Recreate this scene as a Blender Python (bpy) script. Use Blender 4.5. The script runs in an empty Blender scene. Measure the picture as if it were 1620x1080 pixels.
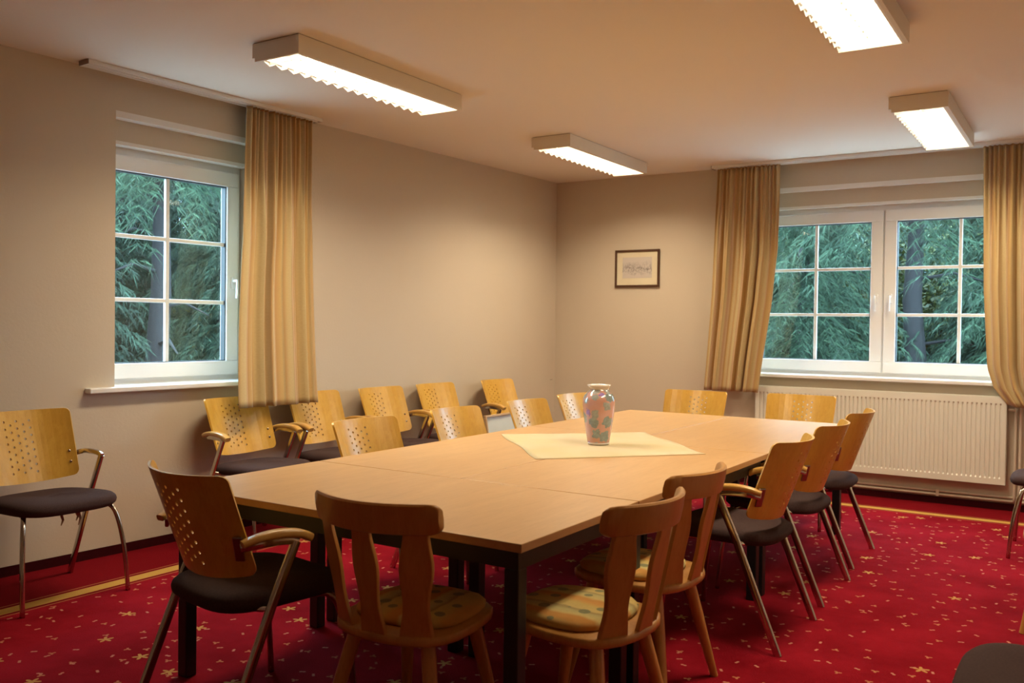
import bpy, math, random
import numpy as np
from mathutils import Vector, Matrix
R = math.radians
random.seed(7)
scene = bpy.context.scene
COL = scene.collection

# ------------------------------------------------------------------ camera, sky, exposure
CAM_H = 1.37
def cam_axes(yaw, pit, rol):
    f = Vector((-math.sin(yaw)*math.cos(pit), math.cos(yaw)*math.cos(pit), math.sin(pit)))
    r = Vector((math.cos(yaw), math.sin(yaw), 0)); u = r.cross(f)
    c, s = math.cos(rol), math.sin(rol)
    return c*r+s*u, -s*r+c*u, f
cr, cu, cf = cam_axes(R(32.784), R(-0.973), R(0.729))
cam = bpy.data.cameras.new('camera'); co = bpy.data.objects.new('camera', cam); COL.objects.link(co)
co.matrix_world = Matrix(((cr.x, cu.x, -cf.x, 0), (cr.y, cu.y, -cf.y, 0), (cr.z, cu.z, -cf.z, CAM_H), (0, 0, 0, 1)))
cam.sensor_width = 36; cam.lens = 1427.64/1620*36; cam.clip_start = 0.05; cam.clip_end = 200
scene.camera = co
cam.dof.use_dof = True; cam.dof.focus_distance = 4.6; cam.dof.aperture_fstop = 4.5
SKY_STRENGTH = 18.0
w = bpy.data.worlds.new('overcast_sky'); scene.world = w; w.use_nodes = True
bgn = w.node_tree.nodes['Background']; bgn.inputs[0].default_value = (0.52, 0.76, 1.0, 1); bgn.inputs[1].default_value = SKY_STRENGTH
vs = scene.view_settings; vs.view_transform = 'Standard'; vs.look = 'None'; vs.gamma = 1; vs.use_curve_mapping = False
vs.exposure = 0.10
LAMP_W = 27.0            # watts per ceiling lamp
LAMP_COL = (1.0, 0.83, 0.56)

# ------------------------------------------------------------------ materials
MATS = {}
class NT:
    """tiny helper around a node tree"""
    def __init__(s, name):
        m = bpy.data.materials.new(name); m.use_nodes = True; s.m = m; s.t = m.node_tree
        s.b = s.t.nodes['Principled BSDF']; MATS[name] = m
    def n(s, typ, **kw):
        nd = s.t.nodes.new(typ)
        for k, v in kw.items():
            if k.startswith('i_'): nd.inputs[k[2:].replace('_', ' ')].default_value = v
            else: setattr(nd, k, v)
        return nd
    def l(s, a, b): s.t.links.new(a, b)
    def math(s, op, a, b=None, c=None):
        nd = s.t.nodes.new('ShaderNodeMath'); nd.operation = op
        for i, x in enumerate((a, b, c)):
            if x is None: continue
            if isinstance(x, (int, float)): nd.inputs[i].default_value = x
            else: s.l(x, nd.inputs[i])
        return nd.outputs[0]
    def mix(s, f, a, b, blend='MIX'):
        nd = s.t.nodes.new('ShaderNodeMix'); nd.data_type = 'RGBA'; nd.blend_type = blend
        for idx, x in ((0, f), (6, a), (7, b)):
            if isinstance(x, (int, float)): nd.inputs[idx].default_value = x
            elif isinstance(x, tuple): nd.inputs[idx].default_value = (*x[:3], 1)
            else: s.l(x, nd.inputs[idx])
        return nd.outputs[2]
    def ramp(s, f, stops, interp='LINEAR'):
        nd = s.t.nodes.new('ShaderNodeValToRGB'); nd.color_ramp.interpolation = interp
        e = nd.color_ramp.elements
        while len(e) < len(stops): e.new(0.5)
        for i, (p, c) in enumerate(stops): e[i].position = p; e[i].color = (*c, 1)
        s.l(f, nd.inputs[0]); return nd.outputs[0]
    def coord(s, kind='Object', scale=(1, 1, 1), rot=(0, 0, 0)):
        tc = s.n('ShaderNodeTexCoord'); mp = s.n('ShaderNodeMapping')
        mp.inputs['Scale'].default_value = scale; mp.inputs['Rotation'].default_value = rot
        s.l(tc.outputs[kind], mp.inputs[0]); return mp.outputs[0]
    def noise(s, v, scale, detail=2, rough=0.5, dist=0):
        nd = s.n('ShaderNodeTexNoise'); nd.inputs['Scale'].default_value = scale; nd.inputs['Detail'].default_value = detail
        nd.inputs['Roughness'].default_value = rough; nd.inputs['Distortion'].default_value = dist
        s.l(v, nd.inputs['Vector']); return nd.outputs[0]
    def col(s, x):
        if isinstance(x, tuple): s.b.inputs['Base Color'].default_value = (*x, 1)
        else: s.l(x, s.b.inputs['Base Color'])
    def p(s, **kw):
        for k, v in kw.items(): s.b.inputs[k.replace('_', ' ')].default_value = v
        return s
    def bump(s, h, strength=0.2, dist=0.01):
        nd = s.n('ShaderNodeBump'); nd.inputs['Strength'].default_value = strength; nd.inputs['Distance'].default_value = dist
        s.l(h, nd.inputs['Height']); s.l(nd.outputs[0], s.b.inputs['Normal'])

def plain(name, col, rough=0.5, metal=0, **kw):
    m = NT(name); m.col(col); m.p(Roughness=rough, Metallic=metal, **kw); return m
m = NT('wall_paint'); v = m.coord()
m.col(m.mix(m.noise(v, 1.2, 3), (0.59, 0.505, 0.40), (0.63, 0.545, 0.44))); m.p(Roughness=0.9, Specular_IOR_Level=0.2)
m.bump(m.noise(v, 60, 4, 0.6), 0.25, 0.004)
m = NT('ceiling_paint'); v = m.coord(); m.col(m.mix(m.noise(v, 0.8, 2), (0.84, 0.77, 0.68), (0.87, 0.80, 0.71))); m.p(Roughness=0.95)
m = NT('white_reveal'); v = m.coord(); m.col(m.mix(m.noise(v, 3, 2), (0.80, 0.79, 0.77), (0.86, 0.85, 0.83))); m.p(Roughness=0.7)
m = NT('white_plastic'); v = m.coord(); m.col(m.mix(m.noise(v, 4, 2), (0.84, 0.84, 0.84), (0.88, 0.88, 0.88))); m.p(Roughness=0.3)
m = NT('gasket'); m.col((0.015, 0.016, 0.017)); m.p(Roughness=0.5)
m = NT('radiator_enamel'); v = m.coord(); m.col(m.mix(m.noise(v, 2, 2), (0.75, 0.73, 0.65), (0.78, 0.76, 0.68))); m.p(Roughness=0.35)
m = NT('pipe_paint'); v = m.coord(); m.col(m.mix(m.noise(v, 6, 2), (0.62, 0.53, 0.43), (0.68, 0.59, 0.48))); m.p(Roughness=0.45)
m = NT('baseboard_carpet'); v = m.coord(); m.col(m.mix(m.noise(v, 90, 2), (0.030, 0.003, 0.004), (0.055, 0.006, 0.008))); m.p(Roughness=1.0, Specular_IOR_Level=0.05)
m = NT('lamp_housing'); v = m.coord(); m.col(m.mix(m.noise(v, 5, 2), (0.76, 0.70, 0.60), (0.79, 0.73, 0.63))); m.p(Roughness=0.45)
m = NT('lamp_louvre'); v = m.coord(); m.col(m.mix(m.noise(v, 9, 1), (0.85, 0.83, 0.78), (0.88, 0.86, 0.81))); m.p(Roughness=0.3)
m = NT('lamp_tube'); m.col((0.9, 0.9, 0.9)); m.b.inputs['Emission Color'].default_value = (1.0, 0.87, 0.66, 1); m.b.inputs['Emission Strength'].default_value = 22.0
m = NT('black_metal'); v = m.coord(); m.col(m.mix(m.noise(v, 20, 2), (0.006, 0.006, 0.007), (0.011, 0.011, 0.012))); m.p(Roughness=0.45)
m = NT('chrome'); v = m.coord(); m.col(m.mix(m.noise(v, 12, 2), (0.50, 0.46, 0.42), (0.62, 0.57, 0.52))); m.p(Roughness=0.16, Metallic=1.0)
m = NT('steel_bracket'); v = m.coord(); m.col(m.mix(m.noise(v, 12, 2), (0.28, 0.24, 0.21), (0.36, 0.31, 0.27))); m.p(Roughness=0.28, Metallic=1.0)
m = NT('seat_fabric'); v = m.coord(); m.col(m.mix(m.noise(v, 140, 3), (0.034, 0.019, 0.018), (0.074, 0.041, 0.039))); m.p(Roughness=0.95, Specular_IOR_Level=0.2)
m.bump(m.noise(v, 400, 2), 0.3, 0.002)
m = NT('torn_lining'); v = m.coord(); m.col(m.mix(m.noise(v, 60, 2), (0.20, 0.11, 0.06), (0.30, 0.18, 0.10))); m.p(Roughness=1)

def wood(name, c1, c2, c3, scale, rough, coat=0.0, axis=(1, 1, 1), bump=0.03):
    m = NT(name); v = m.coord('Object', axis)
    g = m.noise(v, scale, 5, 0.62, 0.6); fine = m.noise(v, scale*6, 3, 0.6)
    c = m.mix(m.ramp(g, [(0.30, (0, 0, 0)), (0.70, (1, 1, 1))]), c1, c2)
    c = m.mix(m.math('MULTIPLY', m.ramp(fine, [(0.52, (0, 0, 0)), (0.78, (1, 1, 1))]), 0.55), c, c3)
    m.col(c); m.p(Roughness=rough, Coat_Weight=coat, Coat_Roughness=0.25); m.bump(fine, bump, 0.002); return m
wood('beech_laminate', (0.56, 0.33, 0.145), (0.63, 0.385, 0.175), (0.48, 0.27, 0.11), 2.2, 0.36, 0.15, (9, 0.9, 9), 0.01)
wood('beech_edge', (0.46, 0.25, 0.10), (0.52, 0.29, 0.12), (0.40, 0.21, 0.08), 3.0, 0.45, 0.0, (9, 0.9, 9), 0.01)
wood('beech_ply', (0.60, 0.325, 0.045), (0.69, 0.405, 0.068), (0.50, 0.25, 0.032), 3.0, 0.33, 0.2, (9, 9, 1.0))
wood('chair_wood', (0.46, 0.205, 0.048), (0.55, 0.265, 0.068), (0.38, 0.155, 0.034), 3.2, 0.35, 0.2, (8, 8, 1.0))
wood('arm_wood', (0.55, 0.30, 0.070), (0.64, 0.37, 0.10), (0.45, 0.23, 0.05), 4.0, 0.3, 0.25, (9, 1.0, 9))
wood('dark_frame_wood', (0.060, 0.022, 0.008), (0.090, 0.034, 0.012), (0.04, 0.014, 0.005), 5.0, 0.4, 0.1, (1, 6, 6))
wood('pale_frame_wood', (0.50, 0.32, 0.16), (0.58, 0.39, 0.21), (0.42, 0.26, 0.12), 5.0, 0.45, 0.0, (6, 1, 6))

# carpet: red ground, pale flecks, small five-petalled flowers, plain dark border and a gold stripe
GX, GY, GX2 = -4.275, 7.39, -0.02 + 0.0
m = NT('red_carpet'); tc = m.n('ShaderNodeTexCoord'); P = tc.outputs['Object']
sx = m.n('ShaderNodeSeparateXYZ'); m.l(P, sx.inputs[0]); X, Yc = sx.outputs[0], sx.outputs[1]
pile = m.noise(P, 2.3, 4, 0.6); fine = m.noise(P, 160, 2)
base = m.mix(m.ramp(pile, [(0.3, (0, 0, 0)), (0.72, (1, 1, 1))]), (0.185, 0.003, 0.008), (0.330, 0.010, 0.022))
base = m.mix(m.math('MULTIPLY', fine, 0.35), base, (0.14, 0.002, 0.006))
def flowers(sc, r0, lo, petals, col, base, stretch=1.0):
    mp = m.n('ShaderNodeMapping'); mp.inputs['Scale'].default_value = (1, stretch, 1); mp.inputs['Location'].default_value = (sc*.37, sc*.11, 0); m.l(P, mp.inputs[0])
    vo = m.n('ShaderNodeTexVoronoi'); vo.voronoi_dimensions = '2D'; vo.inputs['Scale'].default_value = sc; vo.inputs['Randomness'].default_value = 0.85
    m.l(mp.outputs[0], vo.inputs['Vector'])
    sub = m.n('ShaderNodeVectorMath'); sub.operation = 'SUBTRACT'; m.l(mp.outputs[0], sub.inputs[0]); m.l(vo.outputs['Position'], sub.inputs[1])
    q = m.n('ShaderNodeSeparateXYZ'); m.l(sub.outputs[0], q.inputs[0])
    rad = m.n('ShaderNodeVectorMath'); rad.operation = 'LENGTH'; m.l(sub.outputs[0], rad.inputs[0])
    ang = m.math('ARCTAN2', q.outputs[1], q.outputs[0])
    cs = m.n('ShaderNodeSeparateColor'); m.l(vo.outputs['Color'], cs.inputs[0])
    lim = m.math('MULTIPLY_ADD', m.math('COSINE', m.math('MULTIPLY_ADD', ang, petals, m.math('MULTIPLY', cs.outputs[0], 6.28))), 0.34*r0, 0.62*r0)
    on = m.math('LESS_THAN', rad.outputs['Value'], lim)
    on = m.math('MULTIPLY', on, m.math('GREATER_THAN', cs.outputs[1], lo))
    return m.mix(m.math('MULTIPLY', on, 0.82), base, col), on
pat, _ = flowers(2.9, 0.036, 0.40, 5, (0.55, 0.32, 0.10), base)
pat, _ = flowers(8.5, 0.014, 0.40, 2, (0.56, 0.24, 0.16), pat)
pat, _ = flowers(7.1, 0.018, 0.50, 3, (0.50, 0.20, 0.10), pat, 1.1)
# distance inside the border line: field where x > GX and y < GY
inx = m.math('SUBTRACT', X, GX); iny = m.math('SUBTRACT', GY, Yc)
dist = m.math('MINIMUM', inx, iny)
field = m.math('GREATER_THAN', dist, 0.075)
c = m.mix(field, m.mix(m.math('MULTIPLY', fine, 0.5), (0.16, 0.004, 0.008), (0.22, 0.006, 0.012)), pat)
ab = m.math('ABSOLUTE', dist)
gold = m.math('LESS_THAN', ab, 0.042)
thin = m.math('LESS_THAN', m.math('ABSOLUTE', m.math('SUBTRACT', ab, 0.072)), 0.006)
c = m.mix(m.math('MULTIPLY', thin, 0.5), c, (0.50, 0.20, 0.08))
c = m.mix(gold, c, m.mix(fine, (0.46, 0.25, 0.055), (0.56, 0.33, 0.085)))
m.col(c); m.p(Roughness=1.0, Specular_IOR_Level=0.05); m.bump(fine, 0.5, 0.004)

# striped curtain cloth: u runs across the cloth
m = NT('curtain_cloth'); tc = m.n('ShaderNodeTexCoord'); sp = m.n('ShaderNodeSeparateXYZ'); m.l(tc.outputs['UV'], sp.inputs[0])
fr = m.math('FRACT', m.math('MULTIPLY', sp.outputs[0], 3.4))
st = m.ramp(fr, [(0.0, (0.46, 0.27, 0.10)), (0.14, (0.56, 0.42, 0.20)), (0.34, (0.60, 0.50, 0.28)), (0.42, (0.50, 0.30, 0.18)), (0.48, (0.60, 0.45, 0.30)), (0.56, (0.44, 0.24, 0.08)), (0.74, (0.56, 0.38, 0.15)), (0.88, (0.58, 0.46, 0.26)), (1.0, (0.46, 0.27, 0.10))])
vm = m.n('ShaderNodeMapping'); vm.inputs['Scale'].default_value = (40, 60, 1); m.l(tc.outputs['UV'], vm.inputs[0])
nz = m.noise(vm.outputs[0], 1.5, 3)
m.col(m.mix(m.math('MULTIPLY', nz, 0.45), st, (0.40, 0.26, 0.10))); m.p(Roughness=0.75, Sheen_Weight=0.2)
m.b.inputs['Subsurface Weight'].default_value = 0.0
m.bump(nz, 0.12, 0.003)
# seat cushion: yellow / orange / green stripes with dark green dots
m = NT('cushion_cloth'); v = m.coord(); sp = m.n('ShaderNodeSeparateXYZ'); m.l(v, sp.inputs[0])
wob = m.noise(v, 9, 2)
fr = m.math('FRACT', m.math('ADD', m.math('MULTIPLY', sp.outputs[0], 6.0), m.math('MULTIPLY', wob, 0.35)))
st = m.ramp(fr, [(0.0, (0.62, 0.45, 0.14)), (0.2, (0.66, 0.30, 0.06)), (0.36, (0.60, 0.26, 0.05)), (0.45, (0.66, 0.52, 0.20)), (0.6, (0.52, 0.46, 0.20)), (0.72, (0.36, 0.26, 0.10)), (0.78, (0.66, 0.50, 0.18)), (1.0, (0.62, 0.45, 0.14))])
vo = m.n('ShaderNodeTexVoronoi'); vo.inputs['Scale'].default_value = 13; m.l(v, vo.inputs['Vector'])
cs = m.n('ShaderNodeSeparateColor'); m.l(vo.outputs['Color'], cs.inputs[0])
dot = m.math('MULTIPLY', m.math('LESS_THAN', vo.outputs['Distance'], 0.26), m.math('GREATER_THAN', cs.outputs[0], 0.55))
st = m.mix(m.math('MULTIPLY', dot, 0.85), st, (0.13, 0.17, 0.10))
m.col(m.mix(m.math('MULTIPLY', m.noise(v, 90, 2), 0.4), st, (0.40, 0.28, 0.10))); m.p(Roughness=0.95); m.bump(m.noise(v, 120, 2), 0.2, 0.002)
# tablecloth
m = NT('cream_cloth'); v = m.coord()
m.col(m.mix(m.ramp(m.noise(v, 3.0, 3), [(0.35, (0, 0, 0)), (0.7, (1, 1, 1))]), (0.60, 0.50, 0.28), (0.65, 0.53, 0.36))); m.p(Roughness=0.9)
m.bump(m.noise(v, 300, 2), 0.15, 0.001)
# vase
m = NT('vase_glaze'); v = m.coord()
c = m.mix(m.ramp(m.noise(v, 9, 3), [(0.35, (0, 0, 0)), (0.62, (1, 1, 1))]), (0.58, 0.36, 0.35), (0.57, 0.29, 0.21))
def blotch(sc, thr, sel, col, c, off):
    mp = m.n('ShaderNodeMapping'); mp.inputs['Location'].default_value = (off, off*.7, off*.3); m.l(v, mp.inputs[0])
    dn = m.n('ShaderNodeTexNoise'); dn.inputs['Scale'].default_value = 45; m.l(mp.outputs[0], dn.inputs['Vector'])
    mx = m.n('ShaderNodeMix'); mx.data_type = 'VECTOR'; mx.inputs[0].default_value = 0.035; m.l(mp.outputs[0], mx.inputs[4]); m.l(dn.outputs['Color'], mx.inputs[5])
    vo = m.n('ShaderNodeTexVoronoi'); vo.inputs['Scale'].default_value = sc; m.l(mx.outputs[1], vo.inputs['Vector'])
    s2 = m.n('ShaderNodeSeparateColor'); m.l(vo.outputs['Color'], s2.inputs[0])
    on = m.math('MULTIPLY', m.math('LESS_THAN', vo.outputs['Distance'], thr), m.math('GREATER_THAN', s2.outputs[0], sel))
    return m.mix(m.math('MULTIPLY', on, 0.85), c, m.mix(m.noise(v, 70, 2), col, tuple(min(1, x*2.1+.05) for x in col)))
c = blotch(15, 0.44, 0.45, (0.10, 0.17, 0.18), c, 0.3)
c = blotch(19, 0.42, 0.55, (0.17, 0.22, 0.22), c, 1.7)
c = blotch(15, 0.30, 0.72, (0.15, 0.10, 0.34), c, 3.1)
m.col(c); m.p(Roughness=0.18, Coat_Weight=0.6, Coat_Roughness=0.05)
m = NT('white_glaze'); v = m.coord(); m.col(m.mix(m.noise(v, 20, 2), (0.72, 0.66, 0.60), (0.78, 0.72, 0.66))); m.p(Roughness=0.15)
# wall picture: cream mount and a grey drawing
m = NT('mount_card'); v = m.coord(); m.col(m.mix(m.noise(v, 30, 2), (0.66, 0.58, 0.42), (0.70, 0.62, 0.46))); m.p(Roughness=0.9)
m = NT('pencil_drawing'); v = m.coord(); sp = m.n('ShaderNodeSeparateXYZ'); m.l(v, sp.inputs[0])
band = m.ramp(m.math('ABSOLUTE', m.math('ADD', sp.outputs[2], m.math('MULTIPLY', m.math('SUBTRACT', m.noise(v, 14, 2), 0.5), 0.10))), [(0.0, (1, 1, 1)), (0.07, (0, 0, 0))])
ink = m.math('MULTIPLY', m.ramp(m.noise(v, 60, 4, 0.7), [(0.40, (0, 0, 0)), (0.62, (1, 1, 1))]), band)
m.col(m.mix(ink, (0.56, 0.50, 0.46), (0.20, 0.17, 0.16))); m.p(Roughness=0.9)
m = NT('winter_picture'); v = m.coord(); sp = m.n('ShaderNodeSeparateXYZ'); m.l(v, sp.inputs[0])
c = m.mix(m.noise(v, 7, 3), (0.52, 0.56, 0.52), (0.60, 0.62, 0.56))
spot = m.math('LESS_THAN', m.math('ADD', m.math('POWER', m.math('MULTIPLY', m.math('SUBTRACT', sp.outputs[0], -0.09), 1.0), 2.0), m.math('POWER', m.math('MULTIPLY', m.math('SUBTRACT', sp.outputs[2], 0.535), 1.5), 2.0)), m.math('MULTIPLY', m.noise(v, 25, 3), 0.006))
m.col(m.mix(spot, c, (0.13, 0.15, 0.15))); m.p(Roughness=0.5)
# window glass: thin pane, mostly transmitting, mirror-like at a slant
m = NT('window_glass'); t = m.t
tr = m.n('ShaderNodeBsdfTransparent'); tr.inputs[0].default_value = (0.90, 0.95, 0.94, 1)
gl = m.n('ShaderNodeBsdfGlossy'); gl.inputs['Roughness'].default_value = 0.01
lwt = m.n('ShaderNodeLayerWeight'); fz = m.math('MULTIPLY_ADD', m.math('POWER', lwt.outputs['Facing'], 5.0), 0.9, 0.04)
ms = m.n('ShaderNodeMixShader'); m.l(fz, ms.inputs[0]); m.l(tr.outputs[0], ms.inputs[1]); m.l(gl.outputs[0], ms.inputs[2])
m.l(ms.outputs[0], t.nodes['Material Output'].inputs['Surface'])
# outside
def leafmat(name, a, b, c3):
    m = NT(name); v = m.coord(); oi = m.n('ShaderNodeNewGeometry')
    c = m.mix(m.noise(v, 1.6, 2), a, b); c = m.mix(m.math('POWER', oi.outputs['Random Per Island'], 1.6), c, c3)
    m.col(c); m.p(Roughness=0.6); return m
leafmat('spruce_needles', (0.008, 0.020, 0.013), (0.018, 0.042, 0.026), (0.060, 0.115, 0.070))
leafmat('larch_needles', (0.010, 0.025, 0.015), (0.024, 0.055, 0.032), (0.080, 0.145, 0.082))
leafmat('broad_leaves', (0.030, 0.050, 0.010), (0.060, 0.080, 0.014), (0.14, 0.14, 0.025))
m = NT('bark'); v = m.coord('Object', (6, 6, 1)); m.col(m.mix(m.noise(v, 6, 4), (0.012, 0.011, 0.012), (0.034, 0.031, 0.032))); m.p(Roughness=0.95)
m = NT('forest_floor'); v = m.coord(); m.col(m.mix(m.noise(v, 1.5, 4), (0.02, 0.03, 0.012), (0.05, 0.055, 0.022))); m.p(Roughness=1)

# ------------------------------------------------------------------ mesh helpers
class MB:
    def __init__(s): s.v = []; s.f = []; s.uv = None
    def add(s, vs_, fs_):
        o = len(s.v); s.v += [tuple(x) for x in vs_]; s.f += [tuple(i+o for i in f) for f in fs_]; return s
    def box(s, x0, x1, y0, y1, z0, z1):
        vs_ = [(x, y, z) for z in (z0, z1) for y in (y0, y1) for x in (x0, x1)]
        return s.add(vs_, [(0, 2, 3, 1), (4, 5, 7, 6), (0, 1, 5, 4), (2, 6, 7, 3), (0, 4, 6, 2), (1, 3, 7, 5)])
    def rings(s, rings, caps=True, closed=True):
        n = len(rings[0]); o = len(s.v); fs_ = []
        for r in rings: s.v += [tuple(p) for p in r]
        for i in range(len(rings)-1):
            for j in range(n if closed else n-1):
                a, b = o+i*n+j, o+i*n+(j+1) % n
                fs_.append((a, b, b+n, a+n))
        if caps:
            fs_.append(tuple(o+j for j in reversed(range(n)))); fs_.append(tuple(o+(len(rings)-1)*n+j for j in range(n)))
        s.f += fs_; return s
    def sweep(s, path, prof, up=(0, 0, 1), scales=None, caps=True):
        """prof: list of (a,b) with a along side, b along up-ish normal"""
        P_ = [Vector(p) for p in path]; rr = []
        for i, p in enumerate(P_):
            t_ = (P_[min(i+1, len(P_)-1)]-P_[max(i-1, 0)]).normalized()
            u_ = Vector(up); sd = t_.cross(u_)
            if sd.length < 1e-4: sd = t_.cross(Vector((0, 1, 0)))
            sd.normalize(); nn = sd.cross(t_).normalized()
            k = scales[i] if scales else 1.0
            rr.append([p+sd*(a*k)+nn*(b*k) for a, b in prof])
        return s.rings(rr, caps)
    def lathe(s, prof, n=24, caps=True, c=(0, 0, 0)):
        rr = [[(c[0]+r*math.cos(2*math.pi*j/n), c[1]+r*math.sin(2*math.pi*j/n), c[2]+z) for j in range(n)] for r, z in prof]
        return s.rings(rr, caps)
    def mesh(s, name, mats, smooth=False, matidx=None):
        me = bpy.data.meshes.new(name); me.from_pydata(s.v, [], s.f); me.update()
        for x in (mats if isinstance(mats, (list, tuple)) else [mats]): me.materials.append(MATS[x])
        if matidx: me.polygons.foreach_set('material_index', matidx)
        if smooth: me.polygons.foreach_set('use_smooth', [True]*len(me.polygons))
        return me
    def build(s, name, mat, parent=None, smooth=False, bevel=0, loc=None, rz=0, subsurf=0, auto=None):
        o = bpy.data.objects.new(name, s.mesh(name, mat, smooth)); COL.objects.link(o)
        if parent: o.parent = parent
        if loc: o.location = loc
        if rz: o.rotation_euler.z = rz
        if bevel:
            b = o.modifiers.new('bevel', 'BEVEL'); b.width = bevel; b.segments = 2; b.limit_method = 'ANGLE'; b.angle_limit = R(40)
        if subsurf:
            b = o.modifiers.new('subsurf', 'SUBSURF'); b.levels = subsurf; b.render_levels = subsurf
        if auto is not None:
            o.data.polygons.foreach_set('use_smooth', [True]*len(o.data.polygons)); o.data.set_sharp_from_angle(angle=R(auto))
        return o
def circ(r, n=10): return [(r*math.cos(2*math.pi*i/n), r*math.sin(2*math.pi*i/n)) for i in range(n)]
def rrect(w_, h_, r, k=3):
    out = []
    for cx, cy, a0 in ((w_/2-r, h_/2-r, 0), (-w_/2+r, h_/2-r, 90), (-w_/2+r, -h_/2+r, 180), (w_/2-r, -h_/2+r, 270)):
        for i in range(k+1): a = R(a0+90*i/k); out.append((cx+r*math.cos(a), cy+r*math.sin(a)))
    return out
def smooth_path(pts, n=6):
    P_ = [Vector(p) for p in pts]; out = []
    for i in range(len(P_)-1):
        a, b, c, d = P_[max(i-1, 0)], P_[i], P_[i+1], P_[min(i+2, len(P_)-1)]
        for k in range(n):
            t_ = k/n
            out.append(0.5*((2*b)+(c-a)*t_+(2*a-5*b+4*c-d)*t_*t_+(3*b-a-3*c+d)*t_**3))
    out.append(P_[-1]); return out
def empty(name, loc=(0, 0, 0), rz=0, parent=None):
    o = bpy.data.objects.new(name, None); COL.objects.link(o); o.location = loc; o.rotation_euler.z = rz; o.empty_display_size = 0.1
    if parent: o.parent = parent
    return o
def tag(o, label=None, cat=None, group=None, kind=None):
    for k, x in (('label', label), ('category', cat), ('group', group), ('kind', kind)):
        if x: o[k] = x
    return o
CH = {}
def note(o, p): CH.setdefault(p.name, []).append(o)
def copy_tree(o, parent=None):
    c = o.copy(); COL.objects.link(c)
    if parent: c.parent = parent
    for k in list(o.children): copy_tree(k, c)
    return c

# ------------------------------------------------------------------ room shell
H = 2.815
YB, XR, YF = 7.9, 0.50, -0.9
CORN = Vector((-4.57, 7.9, 0)); RZL = math.atan2(.99856, .0537); TL = 0.36
tdir = Vector((.0537, .99856, 0)); ndir = Vector((.99856, -.0537, 0))
LN = (YB-YF)/.99856          # length of left wall
def lw(u, off, z=0): return CORN+tdir*u+ndir*off+Vector((0, 0, z))
def slab(z0, z1):      # follows the outer face of the slightly skewed left wall
    a, c_ = lw(.35, -TL), lw(-LN-.3, -TL)
    pts = [(c_.x, YF-.3), (XR+.3, YF-.3), (XR+.3, YB+TL), (a.x, YB+TL)]
    return MB().rings([[(x, y, z) for x, y in pts] for z in (z0, z1)])
fl = slab(-0.2, 0.0).build('floor', 'red_carpet'); tag(fl, 'red carpet with pale flowers and a gold border stripe', 'floor', kind='structure')
ce = slab(H, H+.25).build('ceiling', 'ceiling_paint'); tag(ce, 'plain warm white ceiling', 'ceiling', kind='structure')
def wall(name, u0, u1, op, loc, rz, label):
    b = MB()
    if op:
        a, c, z0, z1 = op
        b.box(u0, a, 0, TL, 0, H); b.box(c, u1, 0, TL, 0, H); b.box(a, c, 0, TL, 0, z0); b.box(a, c, 0, TL, z1, H)
    else: b.box(u0, u1, 0, TL, 0, H)
    o = b.build(name, 'wall_paint', loc=loc, rz=rz); tag(o, label, 'wall', kind='structure'); return o
OPL = (-4.72, -3.68, 0.96, 2.575); OPB = (-2.60, -0.38, 0.96, 2.575)
wall('wall_left', -LN, 0.02, OPL, CORN, RZL, 'cream plastered wall with the single window')
wall('wall_back', -4.57-.4, XR+.3, OPB, (0, YB, 0), 0, 'cream plastered end wall above the radiator')
wall('wall_right', -YB, -YF, None, (XR, 0, 0), R(-90), 'cream wall on the right side of the room')
wall('wall_front', -XR-.3, 5.2, None, (0, YF, 0), R(180), 'cream wall behind the viewer')
def baseboard(name, u0, u1, loc, rz, label):
    o = MB().box(u0, u1, -.012, 0.001, 0, .052).build(name, 'baseboard_carpet', loc=loc, rz=rz); tag(o, label, 'baseboard', kind='structure')
baseboard('baseboard_left', -LN, -.012, CORN, RZL, 'dark red carpet skirting along the left wall')
baseboard('baseboard_back', -4.57, XR, (0, YB, 0), 0, 'dark red carpet skirting under the radiator')
baseboard('baseboard_right', -YB, -YF, (XR, 0, 0), R(-90), 'dark red carpet skirting along the right wall')

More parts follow.
